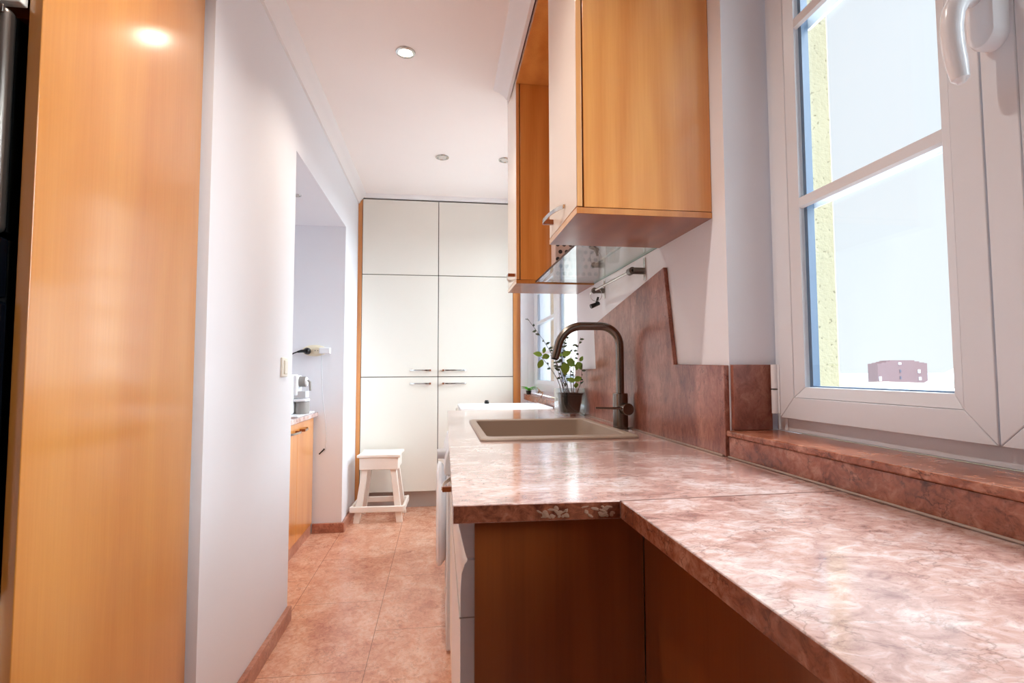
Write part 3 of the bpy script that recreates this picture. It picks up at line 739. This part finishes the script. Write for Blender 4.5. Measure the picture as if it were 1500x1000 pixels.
ov = thing('oven', 'black built-in oven below the microwave in the wooden housing', 'oven', (-1.03, 1.2, .74))
B(-1.30, -.745, 1.022, 1.5, .745, 1.350).build('body', 'black', ov)
B(-1.314, -.742, .992, 1.021, 1.248, 1.353).build('control_panel', 'blackgl', ov, bevel=.006, seg=3)
d = B(-1.314, -.738, .982, 1.021, .742, 1.243).build('door', 'blackgl', ov, bevel=.008, seg=3)
w = MB(); w.tube([(-1.28, .945, 1.20), (-.79, .945, 1.20)], .010, 16); w.cyl((-1.25, .945, 1.2), (-1.25, .983, 1.2), .007); w.cyl((-.82, .945, 1.2), (-.82, .983, 1.2), .007); w.build('handle', 'blackgl', d)

# ------------------------------------------------------------------ niche with low cabinet
nc = thing('niche_cabinet', 'low orange wooden cabinet standing in the white wall niche', 'cabinet', (-1.2, 3.3, 0))
B(-1.55, -.899, 2.62, 3.905, .07, .808).build('carcass', 'wood', nc)
B(-1.55, -.884, 2.62, 3.905, 0, .068).build('plinth', 'base', nc)
for k, (ya, yb) in enumerate(((2.62, 3.062), (3.065, 3.490), (3.493, 3.905))):
    d = B(-.897, -.878, ya, yb, .072, .806).build('door', 'wood', nc, bevel=.0015)
    if k == 1: handle(d, (-.878, yb-.05, .752), (0, -1, 0), (1, 0, 0), .17)
    if k == 2: handle(d, (-.878, ya+.05, .752), (0, 1, 0), (1, 0, 0), .17)
nw = tag(B(-1.58, -.852, 2.60, 3.925, .810, .840).build('niche_worktop', 'counter', bevel=.003), 'short pink marble worktop on the niche cabinet under the coffee machine', 'worktop')
ty_ = tag(B(-1.10, -.862, 3.42, 3.86, .8405, .851).build('tray', 'white2', bevel=.004, seg=3), 'thin white tray under the coffee machine', 'tray')
cm = thing('coffee_machine', 'white capsule coffee machine with grey knob on the niche worktop', 'coffee machine', (-.98, 3.62, .851))
w = MB(); w.box(-1.10, -.928, 3.55, 3.70, .8515, 1.105); w.build('body', 'white2', cm, bevel=.012, seg=3)
B(-.930, -.905, 3.565, 3.685, .97, 1.10).build('brew_head', 'white2', cm, bevel=.008, seg=3)
w = MB(); w.cyl((-.906, 3.62, 1.058), (-.864, 3.62, 1.058), .034, seg=32); kn = w.build('knob', 'grey', cm, bevel=.002)
MB().cyl((-.8645, 3.62, 1.058), (-.858, 3.62, 1.058), .032, .029, seg=32).build('knob_cap', 'white2', kn)
B(-.929, -.855, 3.575, 3.665, .955, .998).build('spout_block', 'ltgrey', cm, bevel=.004)
B(-.929, -.850, 3.565, 3.675, .930, .948).build('cup_stand', 'white2', cm, bevel=.006)
w = MB(); w.tube([(-.885, 3.62, .8515), (-.885, 3.62, .928)], [.044, .044], 28); w.build('drip_bin', 'grey', cm, bevel=.003)
w = MB(); w.tube([(-.85, 3.60, 1.068), (-.835, 3.60, 1.055), (-.832, 3.60, 1.0)], [.006, .009, .007], 12); w.build('lever', 'grey', cm)
w = MB(); w.box(-1.05, -.965, 3.58, 3.67, 1.106, 1.112); w.build('lid', 'steel', cm, bevel=.002)
# socket strip with plug and charger on the niche end wall (y = 3.93)
so = thing('wall_socket', 'ivory double wall socket on the niche end wall', 'socket', (-.89, 3.93, 1.27))
w = MB(); n = 28
ring = [(math.cos(2*PI*k/n), math.sin(2*PI*k/n)) for k in range(n)]
w.loft([[(-.882+.085*c, 3.929, 1.272+.040*s) for c, s in ring], [(-.882+.085*c, 3.918, 1.272+.040*s) for c, s in ring], [(-.882+.078*c, 3.914, 1.272+.034*s) for c, s in ring]])
pl = w.build('faceplate', 'ivory', so)
for x in (-.928, -.868):
    w = MB(); w.tube([(x, 3.9155, 1.272), (x, 3.9105, 1.272)], [.026, .025], 28); sc_ = w.build('socket_well', 'ivory', pl)
    w = MB()
    for dx in (-.009, .009): w.tube([(x+dx, 3.9106, 1.272), (x+dx, 3.9098, 1.272)], [.003, .003], 10)
    w.build('pin_hole', 'black', sc_)
pg = thing('power_plug', 'black plug with curved black cable in the niche socket', 'plug', (-.928, 3.9, 1.27))
w = MB(); w.tube([(-.928, 3.9095, 1.268), (-.928, 3.885, 1.268), (-.930, 3.872, 1.266)], [.024, .023, .014], 24); w.tube([(-.93, 3.875, 1.268), (-.96, 3.865, 1.266), (-.985, 3.86, 1.26)], [.012, .010, .006], 14); w.build('plug_body', 'black', pg)
MB().tube([(-.98, 3.86, 1.262), (-1.01, 3.855, 1.25), (-1.05, 3.85, 1.215), (-1.075, 3.84, 1.16), (-1.09, 3.80, 1.08), (-1.11, 3.72, .95)], .0045, 10).build('cable', 'black', pg)
ch_ = thing('phone_charger', 'white charger plugged into the niche socket with a thin hanging cable', 'charger', (-.80, 3.9, 1.27))
w = MB(); w.box(-.842, -.768, 3.868, 3.9095, 1.250, 1.292); w.build('charger_body', 'white2', ch_, bevel=.005, seg=3)
MB().tube([(-.822, 3.875, 1.250), (-.824, 3.88, 1.15), (-.820, 3.89, 1.02), (-.818, 3.9, .93), (-.80, 3.905, .80), (-.790, 3.91, .68), (-.797, 3.912, .585), (-.805, 3.912, .575)], .0022, 8).build('cable', 'ltgrey', ch_)
MB().cyl((-.802, 3.912, .582), (-.838, 3.912, .545), .0055, .004, seg=12).build('connector', 'black', ch_)
# plant tip beyond the pier
np_ = thing('trailing_plant', 'green leaf tip poking out from behind the white pier in the niche', 'plant', (-1.08, 3.30, .84))
MB().lathe([(.045, 0), (.055, .09), (.051, .09), (.045, .08)], (-1.08, 3.30, .8405), 24).build('pot', 'pot', np_)
w = MB(); w.tube([(-1.08, 3.30, .925), (-1.07, 3.32, 1.08), (-1.02, 3.36, 1.155)], .0025, 8); w.leaf((-1.02, 3.36, 1.155), (1, .1, .08), .10, .022, .05, (0, -.8, .5)); w.leaf((-1.07, 3.32, 1.08), (-1, .1, .5), .10, .03)
w.build('foliage', 'leaf', np_)
# light switch on the pier
sw = thing('light_switch', 'ivory light switch on the white pier beside the niche', 'switch', (XL, 2.45, 1.14))
B(XL, XL+.008, 2.405, 2.490, 1.100, 1.184).build('switch_plate', 'swit', sw, bevel=.003, seg=3)
B(XL+.008, XL+.0125, 2.430, 2.474, 1.112, 1.172).build('rocker', 'swit', sw, bevel=.002)

# ------------------------------------------------------------------ downlights
def downlight(x, y, z, r, lens, label, tilt=0):
    t = thing('downlight', label, 'ceiling light', (x, y, z), 0, 'recessed ceiling lights')
    m = MB(); m.lathe([(r, -.001), (r*.97, -.006), (r*.72, -.008), (r*.66, -.003), (r*.66, -.0008)], (x, y, z), 36); m.build('trim_ring', 'nickel', t)
    m = MB(); m.lathe([(r*.62, -.0012), (r*.62, -.0055), (r*.3, -.007)], (x, y, z), 28); m.build('lens', lens, t)
    return t
d1 = downlight(-.166, 2.428, ZC, .046, 'lampon', 'lit round ceiling downlight, nearest one above the aisle')
d2 = downlight(.008, 3.625, ZC, .046, 'lens', 'unlit round ceiling downlight before the tall cupboard')
d3 = copy_tree(d2); d3.location = (.444, 3.617, ZC); d3['label'] = 'unlit ceiling downlight half hidden by the far wall cabinet'
d4 = copy_tree(d2); d4.location = (-.849, 3.251, 2.172); d4['label'] = 'small spot in the niche soffit beside the pier edge'; d4.scale = (.55, .55, .9)

# ------------------------------------------------------------------ outside
bd = thing('brick_building', 'distant pinkish brick building with stepped roof seen through the window', 'building', (290, 300, -40))
w = MB()
prof = [(272, 5.6), (275, 5.6), (275, 6.2), (278, 6.2), (278, 6.9), (280.5, 6.9), (280.5, 7.6), (298, 7.6), (298, 6.9), (301.5, 6.9), (301.5, 6.2), (305, 6.2), (305, 5.8), (307, 5.8), (307, -40), (272, -40)]
w.prism([(x, 300, z) for x, z in prof], (9, 18, 0)); w.build('wall', 'brick', bd)
for (x, z, a, b, mt) in ((287.5, 5.5, 1.0, .7, 'brickw'), (287.8, .8, .5, .9, 'brickd'), (287.8, -3.4, .5, .9, 'brickd'), (273.5, -4, .9, 1.4, 'brickw'), (301, .6, .9, 1.1, 'brickw'), (301.5, -4, .9, 1, 'brickw')):
    B(x-a, x+a, 299.8, 300.05, z-b, z+b).build('window', mt, bd)
w = MB(); w.prism([(115, 128, -3.0), (121, 128, -2.45), (131, 128, -2.3), (139, 128, -3.3), (160, 128, -3.6), (160, 128, -30), (115, 128, -30)], (6, 20, 0))
tag(w.build('far_rooftop', 'roof'), 'pale terracotta rooftop below the brick building outside the window', 'roof')
w = MB(); w.prism([(57.4, 56, -1.25), (60.2, 56, 0), (66, 56, 2.4), (66, 56, 2.0), (60.2, 56, -.4), (58.4, 56, -1.25)], (.6, 3, 0)); w.prism([(55, 56, -1.26), (72, 56, -1.26), (72, 56, -12), (55, 56, -12)], (3, 8, 0))
tag(w.build('sloping_parapet', 'parapet'), 'white sloping parapet at the lower right of the window view', 'parapet')
w = MB(); w.box(200, 9000, -4000, 9000, -42, -41)
struct(w.build('ground', 'sea'))

# ------------------------------------------------------------------ light
wd = bpy.data.worlds.new('World'); C.world = wd; wd.use_nodes = True
n = wd.node_tree.nodes; n.clear(); l = wd.node_tree.links
out = n.new('ShaderNodeOutputWorld'); bg = n.new('ShaderNodeBackground'); tcw = n.new('ShaderNodeTexCoord'); sep = n.new('ShaderNodeSeparateXYZ')
l.new(tcw.outputs['Generated'], sep.inputs[0]); rp = n.new('ShaderNodeValToRGB'); e = rp.color_ramp.elements
e[0].position = 0; e[0].color = (1.0, 1.05, 1.08, 1); e[1].position = 1.0; e[1].color = (7, 7.4, 8.0, 1)
for p, c in ((.02, (1.0, 1.05, 1.09, 1)), (.30, (.95, 1.02, 1.1, 1)), (.62, (.97, 1.04, 1.13, 1)), (.74, (5.0, 5.3, 5.8, 1))):
    k = e.new(p); k.color = c
l.new(sep.outputs['Z'], rp.inputs[0]); ry = n.new('ShaderNodeMapRange'); ry.inputs[1].default_value = .79; ry.inputs[2].default_value = .90; ry.inputs[3].default_value = 1; ry.inputs[4].default_value = 4.5; ry.interpolation_type = 'SMOOTHSTEP'
l.new(sep.outputs['Y'], ry.inputs[0]); sc3 = n.new('ShaderNodeVectorMath'); sc3.operation = 'SCALE'
# added brightness below the horizon, out of view, to lift the ceiling
rz = n.new('ShaderNodeMapRange'); rz.inputs[1].default_value = -.22; rz.inputs[2].default_value = -.5; rz.inputs[3].default_value = 1; rz.inputs[4].default_value = 3.4
l.new(sep.outputs['Z'], rz.inputs[0]); mm = n.new('ShaderNodeMath'); mm.operation = 'MULTIPLY'; l.new(ry.outputs[0], mm.inputs[0]); l.new(rz.outputs[0], mm.inputs[1])
l.new(rp.outputs[0], sc3.inputs[0]); l.new(mm.outputs[0], sc3.inputs['Scale']); l.new(sc3.outputs[0], bg.inputs[0]); bg.inputs[1].default_value = .535; l.new(bg.outputs[0], out.inputs[0])

def light(name, kind, loc, energy, color=(1, 1, 1), rot=None, to=None, **kw):
    L = bpy.data.lights.new(name, kind); L.energy = energy; L.color = color
    for k, v in kw.items(): setattr(L, k, v)
    o = bpy.data.objects.new(name, L); col.objects.link(o); o.location = loc
    if to: o.rotation_euler = (Vector(to)-Vector(loc)).to_track_quat('-Z', 'Y').to_euler()
    return o
light('daylight_sun', 'SUN', (4, 0, 4), 11, (.82, .92, 1), to=(0, .35, 1.7), angle=math.radians(75))
light('downlight_and_fill', 'SPOT', (-.166, 2.428, 2.585), 24, (1, .9, .78), to=(-.166, 2.428, 0), spot_size=math.radians(130), spot_blend=.8, shadow_soft_size=.035)
for yy in (1.15,):
    light('downlight_and_fill', 'SPOT', (-.22, yy, 2.585), 30, (1, .92, .84), to=(-.22, yy, 0), spot_size=math.radians(140), spot_blend=.9, shadow_soft_size=.035)  # added fill lamp, unseen and without a fixture, brightens the near aisle

# ------------------------------------------------------------------ camera
cam = bpy.data.cameras.new('camera'); co = bpy.data.objects.new('camera', cam); col.objects.link(co)
cam.sensor_width = 36; cam.lens = 778.49/1500*36; cam.clip_start = .02; cam.clip_end = 20000
rr = Vector((0.99099628, -0.13386197, -0.00270855)); uu = Vector((-0.00487994, -0.05632835, 0.99840037)); ff = Vector((0.13380041, 0.98939784, 0.05647443))
mw = Matrix((rr, uu, -ff)).transposed().to_4x4(); mw.translation = (0, 0, 1.12); co.matrix_world = mw
C.camera = co
C.view_settings.view_transform = 'Standard'; C.view_settings.look = 'None'; C.view_settings.gamma = 1; C.view_settings.use_curve_mapping = False
C.view_settings.exposure = .86
C.cycles.max_bounces = 12; C.cycles.diffuse_bounces = 8; C.cycles.transparent_max_bounces = 24; C.cycles.sample_clamp_indirect = 6
